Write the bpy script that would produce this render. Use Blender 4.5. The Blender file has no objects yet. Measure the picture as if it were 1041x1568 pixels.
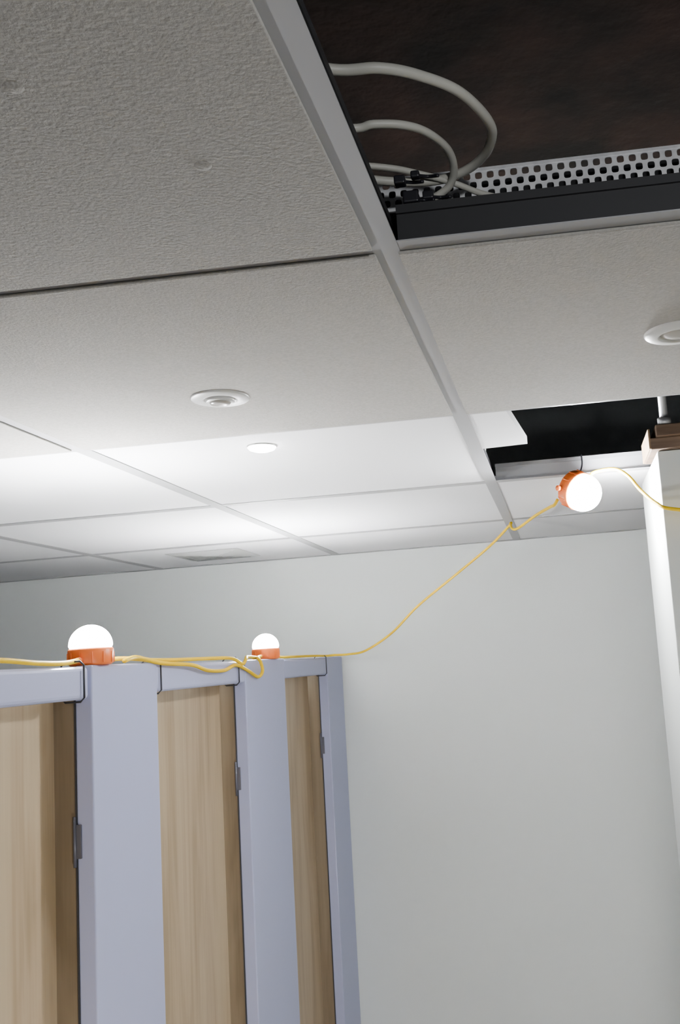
import bpy, bmesh, math
from mathutils import Vector, Matrix
E=2.03            # eye height above floor
H=E+0.364         # underside of ceiling grid
CX=[-0.13+0.6*i for i in range(-4,4)]
CY=[0.797+0.6*j for j in range(-4,4)]
YW=3.09
sc=bpy.context.scene
# ---------------------------------------------------------------- materials
def mat(name,col,rough=.6,metal=0,bump=None,var=None,emit=None,spec=.5,coat=0):
    m=bpy.data.materials.new(name);m.use_nodes=True
    nt=m.node_tree;N=nt.nodes;L=nt.links;b=N['Principled BSDF']
    b.inputs['Base Color'].default_value=(*col,1);b.inputs['Roughness'].default_value=rough
    b.inputs['Metallic'].default_value=metal;b.inputs['Specular IOR Level'].default_value=spec
    if coat:b.inputs['Coat Weight'].default_value=coat
    tc=N.new('ShaderNodeTexCoord')
    if var:
        scl,col2,det=var
        mp=N.new('ShaderNodeMapping');L.new(tc.outputs['Object'],mp.inputs[0])
        if isinstance(scl,tuple): mp.inputs['Scale'].default_value=scl
        else: mp.inputs['Scale'].default_value=(scl,)*3
        n=N.new('ShaderNodeTexNoise');n.inputs['Scale'].default_value=1;n.inputs['Detail'].default_value=det
        L.new(mp.outputs[0],n.inputs['Vector'])
        r=N.new('ShaderNodeValToRGB');r.color_ramp.elements[0].position=.35;r.color_ramp.elements[1].position=.65
        r.color_ramp.elements[0].color=(*col,1);r.color_ramp.elements[1].color=(*col2,1)
        L.new(n.outputs[0],r.inputs[0]);L.new(r.outputs[0],b.inputs['Base Color'])
    if bump:
        scl,st,dist=bump
        n2=N.new('ShaderNodeTexNoise');n2.inputs['Scale'].default_value=scl;n2.inputs['Detail'].default_value=3
        L.new(tc.outputs['Object'],n2.inputs['Vector'])
        bp=N.new('ShaderNodeBump');bp.inputs['Strength'].default_value=st;bp.inputs['Distance'].default_value=dist
        L.new(n2.outputs[0],bp.inputs['Height']);L.new(bp.outputs[0],b.inputs['Normal'])
    if emit:
        b.inputs['Emission Color'].default_value=(*emit[0],1);b.inputs['Emission Strength'].default_value=emit[1]
    return m
M={}
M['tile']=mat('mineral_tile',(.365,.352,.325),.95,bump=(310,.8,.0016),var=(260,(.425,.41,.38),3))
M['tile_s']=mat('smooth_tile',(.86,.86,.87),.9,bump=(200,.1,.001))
M['tee']=mat('painted_tee',(.40,.40,.41),.45)
M['web_shaded']=mat('shaded_web',(.035,.035,.038),.5,metal=.2)  # near-black webs: the shade on their unlit side is put into the colour
M['wall']=mat('wall_paint',(.73,.755,.74),.75,bump=(90,.12,.001),var=(2.5,(.75,.775,.76),2))
M['wall_dimmed']=mat('bounce_cut_wall',(.05,.06,.09),.7,bump=(90,.12,.001))  # unseen side wall, darkened to cut the light bouncing off it
M['stub']=mat('stub_paint',(.66,.69,.67),.6)
M['floor']=mat('floor_vinyl',(.22,.21,.20),.5,var=(20,(.28,.27,.26),4))
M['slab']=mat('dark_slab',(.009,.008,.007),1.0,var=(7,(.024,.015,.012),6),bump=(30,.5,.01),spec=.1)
M['lav']=mat('lavender_laminate',(.41,.435,.64),.35,bump=(300,.05,.0005))
M['rail']=mat('lavender_rail',(.42,.445,.65),.35)
M['dark']=mat('dark_gap',(.03,.03,.035),.6)
M['hinge']=mat('hinge_grey',(.12,.12,.15),.4,metal=.4)
M['metal']=mat('galvanised_steel',(.97,.97,.98),.40,metal=.3,var=(60,(.78,.78,.80),3))
M['web_l']=mat('galvanised_web',(.42,.43,.45),.45,metal=.5)
M['blackm']=mat('black_steel',(.012,.012,.014),.5,metal=.2)
M['orange']=mat('orange_plastic',(.98,.20,.03),.4)
M['yellow']=mat('yellow_pvc',(.88,.56,.0),.55,spec=.2)
M['black']=mat('black_nylon',(.015,.015,.02),.4)
M['white']=mat('white_plastic',(.66,.66,.64),.35)
M['lens']=mat('sensor_lens',(.45,.43,.39),.25)
M['vent']=mat('vent_enamel',(.60,.60,.58),.5)
M['cablew']=mat('grey_white_pvc',(.50,.49,.44),.45)
M['timber']=mat('timber_block',(.12,.075,.05),.7,var=((8,60,60),(.22,.14,.09),4))
M['timber2']=mat('timber_end',(.22,.14,.075),.7,var=((60,60,60),(.28,.19,.11),4))
M['led']=mat('led_diffuser',(1,1,1),.4,emit=((1.0,.99,.98),90))
def bulbmat(name,side,axis):
    m=mat(name,(1,1,1),.4,emit=((.97,.985,1.0),200));N=m.node_tree.nodes;L=m.node_tree.links
    tc=N.new('ShaderNodeTexCoord');sx=N.new('ShaderNodeSeparateXYZ');L.new(tc.outputs['Normal'],sx.inputs[0])
    mx=N.new('ShaderNodeMath');mx.operation='MAXIMUM';mx.inputs[1].default_value=0;L.new(sx.outputs[2],mx.inputs[0])
    pw=N.new('ShaderNodeMath');pw.operation='POWER';pw.inputs[1].default_value=2;L.new(mx.outputs[0],pw.inputs[0])
    ma=N.new('ShaderNodeMath');ma.operation='MULTIPLY_ADD';ma.inputs[1].default_value=axis;ma.inputs[2].default_value=side
    L.new(pw.outputs[0],ma.inputs[0]);L.new(ma.outputs[0],N['Principled BSDF'].inputs['Emission Strength'])
    return m
M['bulb']=bulbmat('glowing_diffuser',55,2200)
M['bulb_b']=bulbmat('glowing_diffuser_wide',900,100)
M['bulb_fill']=bulbmat('fill_diffuser',90,850)
# wood door
def wood(name='maple_laminate',g=1):
    m=bpy.data.materials.new(name);m.use_nodes=True
    nt=m.node_tree;N=nt.nodes;L=nt.links;b=N['Principled BSDF'];b.inputs['Roughness'].default_value=.42
    tc=N.new('ShaderNodeTexCoord')
    def ns(s,d,dist=0):
        mp=N.new('ShaderNodeMapping');mp.inputs['Scale'].default_value=s;L.new(tc.outputs['Object'],mp.inputs[0])
        n=N.new('ShaderNodeTexNoise');n.inputs['Scale'].default_value=1;n.inputs['Detail'].default_value=d
        n.inputs['Distortion'].default_value=dist;L.new(mp.outputs[0],n.inputs['Vector']);return n
    a=ns((14,14,1.6),3,1.4);c=ns((160,160,4),4)
    mx=N.new('ShaderNodeMath');mx.operation='MULTIPLY_ADD';mx.inputs[1].default_value=.35
    L.new(c.outputs[0],mx.inputs[0]);L.new(a.outputs[0],mx.inputs[2])
    r=N.new('ShaderNodeValToRGB');e=r.color_ramp.elements
    e[0].position=.50;e[0].color=(.34*g,.25*g,.148*g,1);e[1].position=.86;e[1].color=(.48*g,.375*g,.245*g,1)
    k=r.color_ramp.elements.new(.66);k.color=(.42*g,.315*g,.20*g,1)
    L.new(mx.outputs[0],r.inputs[0]);L.new(r.outputs[0],b.inputs['Base Color'])
    return m
M['wood']=wood();M['wood_shaded']=wood('maple_return_shaded',.5)  # darker copy of the maple for the returns, shade put into its colour
# ---------------------------------------------------------------- builder
class B:
    def __init__(s): s.v=[];s.f=[];s.m=[];s.mats=[];s.sm=[]
    def mi(s,k):
        if k not in s.mats:s.mats.append(k)
        return s.mats.index(k)
    def add(s,vs,fs,k,smooth=False):
        o=len(s.v);s.v+=[tuple(v) for v in vs];i=s.mi(k)
        for f in fs:s.f.append([o+a for a in f]);s.m.append(i);s.sm.append(smooth)
    def box(s,x0,x1,y0,y1,z0,z1,k,bev=0):
        if bev:
            bm=bmesh.new();bmesh.ops.create_cube(bm,size=1)
            for v in bm.verts:v.co=Vector(((x0+x1)/2+v.co.x*(x1-x0),(y0+y1)/2+v.co.y*(y1-y0),(z0+z1)/2+v.co.z*(z1-z0)))
            bmesh.ops.bevel(bm,geom=list(bm.edges),offset=bev,segments=3,affect='EDGES',profile=.5)
            bm.verts.index_update()
            s.add([v.co.copy() for v in bm.verts],[[v.index for v in f.verts] for f in bm.faces],k);bm.free();return
        vs=[(x,y,z) for x in(x0,x1) for y in(y0,y1) for z in(z0,z1)]
        s.add(vs,[(0,1,3,2),(4,6,7,5),(0,4,5,1),(2,3,7,6),(0,2,6,4),(1,5,7,3)],k)
    def lathe(s,prof,k,T=Matrix.Identity(4),n=40,smooth=True):
        vs=[];fs=[]
        for r,z in prof:
            for i in range(n):
                a=2*math.pi*i/n;vs.append(T@Vector((r*math.cos(a),r*math.sin(a),z)))
        for j in range(len(prof)-1):
            for i in range(n):
                fs.append((j*n+i,j*n+(i+1)%n,(j+1)*n+(i+1)%n,(j+1)*n+i))
        s.add(vs,fs,k,smooth)
    def tube(s,pts,r,k,n=10,spl=True,closed=False,sub=8):
        P=[Vector(p) for p in pts]
        if spl:
            Q=[];m=len(P)
            for i in range(m if closed else m-1):
                if closed:a,b,c,d=P[(i-1)%m],P[i],P[(i+1)%m],P[(i+2)%m]
                else:a,b,c,d=P[max(i-1,0)],P[i],P[i+1],P[min(i+2,m-1)]
                for t in range(sub):
                    t/=sub;Q.append(.5*((2*b)+(c-a)*t+(2*a-5*b+4*c-d)*t*t+(3*b-a-3*c+d)*t**3))
            if not closed:Q.append(P[-1])
            P=Q
        m=len(P);vs=[];fs=[];up=None
        for i in range(m):
            if closed:t=(P[(i+1)%m]-P[i-1]).normalized()
            else:t=(P[min(i+1,m-1)]-P[max(i-1,0)]).normalized()
            if up is None:
                up=t.cross(Vector((0.13,.2,1)));up.normalize()
            up=(up-t*up.dot(t)).normalized();w=t.cross(up)
            for q in range(n):
                a=2*math.pi*q/n;vs.append(P[i]+up*(r*math.cos(a))+w*(r*math.sin(a)))
        for i in range(m if closed else m-1):
            for q in range(n):
                j=(i+1)%m;fs.append((i*n+q,i*n+(q+1)%n,j*n+(q+1)%n,j*n+q))
        if not closed:fs+= [tuple(range(n))[::-1],tuple((m-1)*n+q for q in range(n))]
        s.add(vs,fs,k,True)
    def obj(s,name,parent=None,origin=(0,0,0)):
        me=bpy.data.meshes.new(name);o=Vector(origin)
        me.from_pydata([Vector(v)-o for v in s.v],[],s.f)
        for k in s.mats:me.materials.append(M[k])
        for p,mi,sm in zip(me.polygons,s.m,s.sm):p.material_index=mi;p.use_smooth=sm
        me.update()
        bm=bmesh.new();bm.from_mesh(me);bmesh.ops.recalc_face_normals(bm,faces=bm.faces);bm.to_mesh(me);bm.free()
        ob=bpy.data.objects.new(name,me);sc.collection.objects.link(ob);ob.location=o
        if parent:ob.parent=parent
        return ob
def empty(name,loc=(0,0,0)):
    e=bpy.data.objects.new(name,None);sc.collection.objects.link(e);e.empty_display_size=.05;return e
# ---------------------------------------------------------------- shell
b=B();b.box(-2.6,1.3,-1.7,YW+.12,-.05,0,'floor');b.obj('floor')
b=B();b.box(-2.6,1.3,YW,YW+.12,0,H+.45,'wall');b.obj('wall_back')
b=B();b.box(-2.6,-2.48,-1.7,YW,0,H+.45,'wall_dimmed');b.obj('wall_left')
b=B();b.box(1.18,1.3,-1.7,YW,0,H+.45,'wall');b.obj('wall_right')
b=B();b.box(.205,1.18,1.817,2.19,0,H-.001,'stub',bev=.002);b.obj('wall_stub')
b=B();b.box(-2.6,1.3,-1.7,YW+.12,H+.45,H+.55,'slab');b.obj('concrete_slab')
# ---------------------------------------------------------------- ceiling
b=B();fw=.012
def tee_x(y,x0,x1,web='web_shaded'):
    b.box(x0,x1,y-fw,y+fw,H,H+.0012,'tee');b.box(x0,x1,y-.001,y+.001,H+.0012,H+.038,web);b.box(x0,x1,y-.004,y+.004,H+.030,H+.038,web)
def tee_y(x,y0,y1,web='web_shaded'):
    b.box(x-fw,x+fw,y0,y1,H-.0004,H+.001,'tee');b.box(x-.001,x+.001,y0,y1,H+.001,H+.038,web);b.box(x-.004,x+.004,y0,y1,H+.030,H+.038,web)
for x in CX: tee_y(x,-1.6,YW)
for j,y in enumerate(CY):
    for x in CX:
        x1=min(x+.6-fw,1.17)
        tee_x(y,x+fw,x1,'web_l' if (j==6 and abs(x+.13)<.01) else 'web_shaded')
    tee_x(y,-2.48,CX[0]-fw)
b.box(-2.48,1.18,YW-.02,YW,H,H+.0012,'tee')
for i,x in enumerate([-3.13]+CX):
    for j,y in enumerate(CY):
        x0=max(x,-2.48);x1=min(x+.6,1.18)
        y1=min(y+.6,YW)
        isop=abs(x+.13)<.01 and (j==3 or j==5)
        if isop:continue
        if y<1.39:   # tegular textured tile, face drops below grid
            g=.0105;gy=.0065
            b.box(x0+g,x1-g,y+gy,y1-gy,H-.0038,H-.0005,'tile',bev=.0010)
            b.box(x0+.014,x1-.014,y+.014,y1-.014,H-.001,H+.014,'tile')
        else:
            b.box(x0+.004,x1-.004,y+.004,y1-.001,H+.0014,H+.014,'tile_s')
vs=[(-.118,1.402),(-.062,1.400),(-.038,1.66),(-.118,1.668)]
b.add([(x,y,H+.002) for x,y in vs]+[(x,y,H+.016) for x,y in vs],[(0,1,2,3),(7,6,5,4),(0,4,5,1),(1,5,6,2),(2,6,7,3),(3,7,4,0)],'tile_s')
for x,y in((-.304,.508),(-.229,.620)):
    b.lathe([(.0065,.0),(.005,-.0008),(.0025,-.0012),(.0001,-.0013)],'tile',Matrix.Translation((x,y,H-.0037)),20)
b.obj('ceiling')
b=B()
for x,y in((-.13,1.9),(.47,.9),(.47,1.7),(-.73,1.6)):
    b.tube([(x,y,H+.034),(x,y,H+.45)],.0012,'metal',8,spl=False)
b.obj('ceiling_hanger_wires')
# ---------------------------------------------------------------- perforated tray in void
b=B()
def perf(x0,x1,y,z0,z1,cols,rows,key):
    n=16;cw=(x1-x0)/cols;ch=(z1-z0)/rows
    for r in range(rows):
        for c in range(-1,cols+1):
            cx=x0+(c+.5+(.5 if r%2 else 0))*cw;cz=z0+(r+.5)*ch
            if cx-cw/2<x0-1e-6 or cx+cw/2>x1+1e-6:continue
            ou=[];inn=[]
            for i in range(n):
                a=2*math.pi*i/n;ca,sa=math.cos(a),math.sin(a)
                q=max(abs(ca),abs(sa));ou.append((cx+ca/q*cw/2,cz+sa/q*ch/2))
                ex=math.copysign(abs(ca)**.6,ca);ez=math.copysign(abs(sa)**.6,sa)
                inn.append((cx+ex*cw*.30,cz+ez*ch*.38))
            vs=[(p[0],y,p[1]) for p in ou]+[(p[0],y,p[1]) for p in inn]+[(p[0],y+.0012,p[1]) for p in inn]
            fs=[(i,(i+1)%n,n+(i+1)%n,n+i) for i in range(n)]+[(n+i,n+(i+1)%n,2*n+(i+1)%n,2*n+i) for i in range(n)]
            b.add(vs,fs,key)
perf(-.16,.62,.90,E+.453,E+.482,66,3,'metal')
b.box(-.16,.62,.899,.902,E+.482,E+.485,'metal')
b.box(-.16,.62,.899,.902,E+.449,E+.453,'metal')
b.box(-.16,.62,.903,.96,E+.449,E+.451,'blackm')
b.box(-.16,.62,.955,.96,E+.451,E+.50,'blackm')
b.obj('perforated_cable_tray')
b=B()
b.box(-.125,.62,.845,.885,H+.03,H+.0345,'blackm')
b.box(-.125,.62,.845,.848,H+.03,H+.058,'blackm')
b.box(-.125,.62,.882,.885,H+.03,H+.058,'blackm')
b.obj('steel_channel')
b=B()
for x,y,z,s in((-.104,.80,H+.045,.007),(-.09,.812,H+.052,.005),(-.112,.79,H+.058,.005),(-.098,.79,H+.062,.004)):
    b.box(x-s,x+s,y-s,y+s,z-s*.8,z+s*.8,'black',bev=.0015)
    b.tube([(x,y,z),(x+.010,y+.01,z+.003),(x+.02,y+.005,z)],.0016,'black',8)
b.obj('junction_connector')
b=B()
zc=E+.45
b.tube([(-.24,.60,zc-.01),(-.19,.635,zc),(-.139,.662,zc),(-.105,.667,zc),(-.077,.682,zc),(-.047,.712,zc),(-.027,.763,zc),(-.031,.800,zc),(-.046,.827,zc),(-.068,.84,zc-.002),(-.095,.843,zc-.003),(-.139,.83,zc-.003),(-.2,.80,zc)],.0042,'cablew',12)
b.tube([(-.24,.70,zc),(-.15,.742,zc),(-.125,.745,zc+.002),(-.10,.752,zc+.002),(-.082,.770,zc+.003),(-.068,.80,zc+.002),(-.066,.825,zc-.004),(-.073,.84,zc-.012),(-.09,.845,zc-.02),(-.10,.84,zc-.028)],.0036,'cablew',12)
b.tube([(-.2,.79,zc+.002),(-.13,.815,zc+.001),(-.10,.83,zc-.001),(-.07,.845,zc-.006),(-.045,.86,zc-.012),(-.02,.875,zc-.014)],.003,'cablew',12)
b.obj('coiled_data_cable')
b=B()
b.box(.192,.42,1.80,1.95,H+.000,H+.022,'timber',bev=.002)
b.box(.203,.42,1.79,1.94,H+.022,H+.045,'timber',bev=.002)
b.box(.189,.193,1.801,1.95,H+.001,H+.040,'timber2',bev=.001)
b.obj('timber_blocking')
b=B();b.tube([(.222,1.80,H+.045),(.222,1.80,H+.45)],.008,'web_l',16,spl=False);b.lathe([(.008,0),(.013,0),(.013,.012),(.008,.012)],'web_l',Matrix.Translation((.222,1.80,H+.046)),20);b.obj('conduit_pipe')
# ---------------------------------------------------------------- ceiling fittings
def disc(name,x,y,r,kind):
    b=B();T=Matrix.Translation((x,y,0))
    z=H-.0039 if y<1.39 else H+.0014
    if kind=='s':
        b.lathe([(r,z),(r,z-.0015),(r*.96,z-.0028),(r*.6,z-.0036),(r*.55,z-.0036),(r*.53,z-.0015),(r*.50,z-.0015)],'white',T)
        b.lathe([(r*.50,z-.0015),(r*.50,z-.005),(r*.46,z-.0065),(r*.36,z-.007)],'white',T)
        b.lathe([(r*.36,z-.007),(r*.33,z-.009),(r*.2,z-.0098),(.0001,z-.010)],'lens',T)
    elif kind=='o':
        b.lathe([(r,z),(r,z-.0015),(r*.94,z-.0035),(r*.62,z-.005),(r*.58,z-.005),(r*.55,z-.001)],'white',T)
        b.lathe([(r*.55,z-.001),(r*.4,z-.004),(r*.2,z-.0065),(.0001,z-.007)],'lens',T)
    else:
        b.lathe([(r,z),(r,z-.002),(r*.97,z-.0025),(r*.95,z-.0025)],'white',T)
        b.lathe([(r*.95,z-.0025),(r*.85,z-.006),(r*.5,z-.009),(.0001,z-.0095)],'led',T)
    b.obj(name)
disc('occupancy_sensor',-.425,1.183,.038,'s')
disc('occupancy_sensor',.162,1.10,.040,'o')
disc('led_downlight',-.468,1.490,.024,'l')
b=B();vx,vy,s=-1.05,2.82,.11;z=H+.0014
for a in range(4):
    R=Matrix.Translation((vx,vy,0))@Matrix.Rotation(a*math.pi/2,4,'Z')
    for k,(o,i2,zo,zi) in enumerate(((s,s*.8,.002,.006),(s*.74,s*.6,.004,.007),(s*.54,s*.40,.004,.007),(s*.34,s*.18,.004,.007))):
        vs=[R@Vector(p) for p in((-o,-o,z-zo),(o,-o,z-zo),(i2,-i2,z-zi),(-i2,-i2,z-zi))]
        b.add(vs,[(0,1,2,3)],'vent')
b.box(vx-s,vx+s,vy-s,vy+s,z-.0015,z-.0005,'vent')
b.obj('air_vent_grille')
# ---------------------------------------------------------------- toilet partition
P=empty('toilet_partition');X=-.732
pils=[(.62,.86),(1.425,1.662),(2.137,2.443),(2.888,3.088)]
ZT=E+.029
for n,(a,c) in enumerate(pils):
    b=B()
    b.box(X-.028,X,a,c,.0,ZT,'lav',bev=.003)
    b.box(X-.0295,X-.027,a-.001,a+.05,.10,ZT-.01,'dark')
    b.box(X-.064,X-.0295,a+.002,a+.045,.10,ZT-.012,'wood_shaded')
    for zz in (E-.26,E-1.55):
        b.box(X-.033,X-.020,a-.003,a+.001,zz,zz+.05,'hinge',bev=.001)
        b.tube([(X-.030,a-.003,zz-.012),(X-.030,a-.003,zz+.062)],.0024,'hinge',10,spl=False)
    b.obj('pilaster_%d'%(n+1),P)
rails=[(-.4,.62),(.86,1.418),(1.662,2.137),(2.443,2.888)]
for n,(a,c) in enumerate(rails):
    b=B();b.box(X-.030,X-.001,a,c,E-.023,E+.027,'rail',bev=.007);b.obj('head_rail_%d'%(n+1),P)
doors=[(-.4,.618),(.862,1.423),(1.664,2.135),(2.445,2.886)]
for n,(a,c) in enumerate(doors):
    b=B();b.box(X-.084,X-.064,a-.03,c+.03,.12,E-.006,'wood',bev=.0012);b.obj('door_panel_%d'%(n+1),P)
# ---------------------------------------------------------------- lamps
def lamp(loc,R=Matrix.Identity(4),name='festoon_lamp',bulb='bulb',s=1):
    e=empty(name);e.matrix_world=Matrix.Translation(loc)@R@Matrix.Scale(s,4)
    b=B()
    b.lathe([(.0001,0),(.030,0),(.0335,.003),(.0345,.024),(.0325,.027),(.030,.027)],'orange')
    for a in range(12):
        t=Matrix.Rotation(a*math.pi/6,4,'Z')@Matrix.Translation((.0342,0,.012))
        b.lathe([(.0001,-.009),(.0012,-.008),(.0012,.008),(.0001,.009)],'orange',t,6)
    for s in(-1,1):b.tube([(s*.030,0,.008),(s*.036,0,.008),(s*.041,0,.008)],.005,'orange',10,spl=False)
    b.obj('base',e)
    b=B();n=14
    b.lathe([(.031,.027)]+[(.033*math.cos(i/n*math.pi/2)+.00005,.031+.033*math.sin(i/n*math.pi/2)) for i in range(n+1)],bulb)
    b.obj('diffuser',e)
    return e
RZ=Matrix.Rotation(math.pi/2,4,'Z')
lamp((-.752,1.462,ZT),RZ)
lamp((-.752,2.355,ZT),RZ)
q=Vector((.60,-.62,-.42)).normalized().to_track_quat('Z','Y').to_matrix().to_4x4()
c=Vector((.063,1.93,E+.312))
lamp(c-q@Vector((0,0,.040)),q,bulb='bulb_b',s=1.16)
q=Vector((0,.95,.3)).normalized().to_track_quat('Z','X').to_matrix().to_4x4()
lamp(Vector((.30,-.35,E+.24)),q,bulb='bulb_fill')  # added lamp, unseen behind the camera, to light the ceiling void
# ---------------------------------------------------------------- yellow cable
r=.0038
zt=ZT+.004
def cable(*strands,ra=r):
    b=B()
    for p in strands:b.tube(p,ra,'yellow')
    return b.obj('yellow_cable')
cable([(-.74,-.4,zt),(-.738,.3,zt),(-.742,.74,zt),(-.742,.86,zt),(-.738,1.0,zt+.008),(-.736,1.18,zt+.006),(-.737,1.28,zt+.001),(-.742,1.36,zt),(-.752,1.420,ZT+.008)])
cab=cable([(-.752,1.504,ZT+.008),(-.74,1.55,ZT+.009),(-.735,1.62,zt+.002),(-.726,1.68,E+.027),(-.722,1.80,E+.022),(-.722,1.88,E+.010),(-.724,1.98,E+.008),(-.727,2.06,E+.018),(-.728,2.14,E+.005),(-.724,2.20,E-.012),(-.722,2.23,E+.000),(-.724,2.225,E+.022),(-.735,2.24,zt),(-.752,2.313,ZT+.008)],
 [(-.715,1.50,zt),(-.728,1.57,zt+.006),(-.733,1.64,zt+.001),(-.733,1.75,zt),(-.732,1.92,zt+.001),(-.728,2.04,zt),(-.726,2.10,E+.020),(-.727,2.13,E+.030),(-.74,2.18,zt+.003),(-.748,2.29,zt)])
cable([(-.752,2.398,ZT+.008),(-.742,2.46,zt),(-.738,2.55,zt),(-.737,2.75,zt+.001),(-.735,2.90,zt),(-.72,2.94,E+.034),(-.67,2.915,E+.033),(-.607,2.879,E+.040),(-.513,2.823,E+.086),(-.421,2.769,E+.157),(-.291,2.694,E+.236),(-.188,2.634,E+.300),(-.126,2.602,E+.350),(-.124,2.59,E+.352),(-.118,2.55,E+.333),(-.10,2.50,E+.326),(-.05,2.36,E+.335),(-.01,2.12,E+.318),(.0,2.01,E+.305),(.008,1.985,E+.312)],ra=r*.9)
cable([(.078,1.95,E+.350),(.09,1.95,E+.358),(.128,1.93,E+.357),(.152,1.90,E+.335),(.170,1.86,E+.298),(.190,1.80,E+.262),(.215,1.77,E+.243),(.30,1.76,E+.235),(.5,1.75,E+.26)],ra=r*.9)
b=B()
def tie(y):
    x0,x1,z0,z1=X-.033,X+.003,E-.026,ZT+.006;c=.006
    pts=[(x1,y,z0+c),(x1,y,z1-c),(x1-c,y,z1),(x0+c,y,z1),(x0,y,z1-c),(x0,y,z0+c),(x0+c,y,z0),(x1-c,y,z0)]
    b.tube(pts,.0016,'black',8,spl=False,closed=True)
for y in(1.395,1.672,2.085,2.868,.9):tie(y)
b.obj('cable_ties',P)
b=B()
b.tube([(.055,1.955,E+.345),(.060,1.965,E+.362),(.066,1.985,H+.02),(.066,1.995,H+.042),(.066,2.004,H+.036),(.066,2.002,H+.015)],.0018,'black',8)
b.obj('hanger_tie',cab)
# ---------------------------------------------------------------- added fill light on a tripod, unseen below the camera
S=empty('added_fill_light')
sp=Vector((.10,.45,E-1.05));aim=(Vector((-.15,YW,E-1.55))-sp).normalized()
R=aim.to_track_quat('-Z','Y').to_matrix().to_4x4();TS=Matrix.Translation(sp)@R
b=B()
for v0,v1 in (((-.16,-.11),(.16,-.10)),((-.16,.10),(.16,.11)),((-.16,-.10),(-.15,.10)),((.15,-.10),(.16,.10))):
    vs=[TS@Vector((x,y,z)) for x in(v0[0],v1[0]) for y in(v0[1],v1[1]) for z in(-.02,.05)]
    b.add(vs,[(0,1,3,2),(4,6,7,5),(0,4,5,1),(2,3,7,6),(0,2,6,4),(1,5,7,3)],'yellow')
vs=[TS@Vector((x,y,z)) for x in(-.15,.15) for y in(-.10,.10) for z in(.03,.05)]
b.add(vs,[(0,1,3,2),(4,6,7,5),(0,4,5,1),(2,3,7,6),(0,2,6,4),(1,5,7,3)],'blackm')
hub=TS@Vector((0,-.13,.05))
b.tube([TS@Vector((0,0,.05)),hub,(hub.x,hub.y,.35)],.012,'blackm',12,spl=False)
for a in range(3):
    t=a*2.094+.5;b.tube([(hub.x,hub.y,.45),(hub.x+.3*math.cos(t),hub.y+.3*math.sin(t),.01)],.009,'blackm',10,spl=False)
b.obj('housing',S)
ld=bpy.data.lights.new('fill_light_beam','AREA');ld.shape='RECTANGLE';ld.size=.30;ld.size_y=.20;ld.energy=20;ld.color=(1,1,.96)
lo=bpy.data.objects.new('fill_light_beam',ld);sc.collection.objects.link(lo);lo.parent=S;lo.matrix_world=TS
# ---------------------------------------------------------------- world
w=bpy.data.worlds.new('world');sc.world=w;w.use_nodes=True
w.node_tree.nodes['Background'].inputs[0].default_value=(.85,.92,1,1)
w.node_tree.nodes['Background'].inputs[1].default_value=.12
# ---------------------------------------------------------------- camera
yaw,pit,rol=-0.08661,0.135,-0.07265
cy,sy=math.cos(yaw),math.sin(yaw);cp,sp_=math.cos(pit),math.sin(pit)
f=Vector((sy*cp,cy*cp,sp_));rr=Vector((cy,-sy,0));u=rr.cross(f)
cr,sr=math.cos(rol),math.sin(rol)
r2=cr*rr+sr*u;u2=-sr*rr+cr*u
cam=bpy.data.cameras.new('camera');co=bpy.data.objects.new('camera',cam);sc.collection.objects.link(co)
co.matrix_world=Matrix(((r2.x,u2.x,-f.x,0),(r2.y,u2.y,-f.y,0),(r2.z,u2.z,-f.z,E),(0,0,0,1)))
cam.sensor_fit='VERTICAL';cam.sensor_height=24;cam.sensor_width=24*1568/2361
cam.lens=24*1456.46/1568
cam.shift_x=-(725.38-520.5)/1568;cam.shift_y=(806.05-784)/1568
cam.clip_start=.02
sc.camera=co
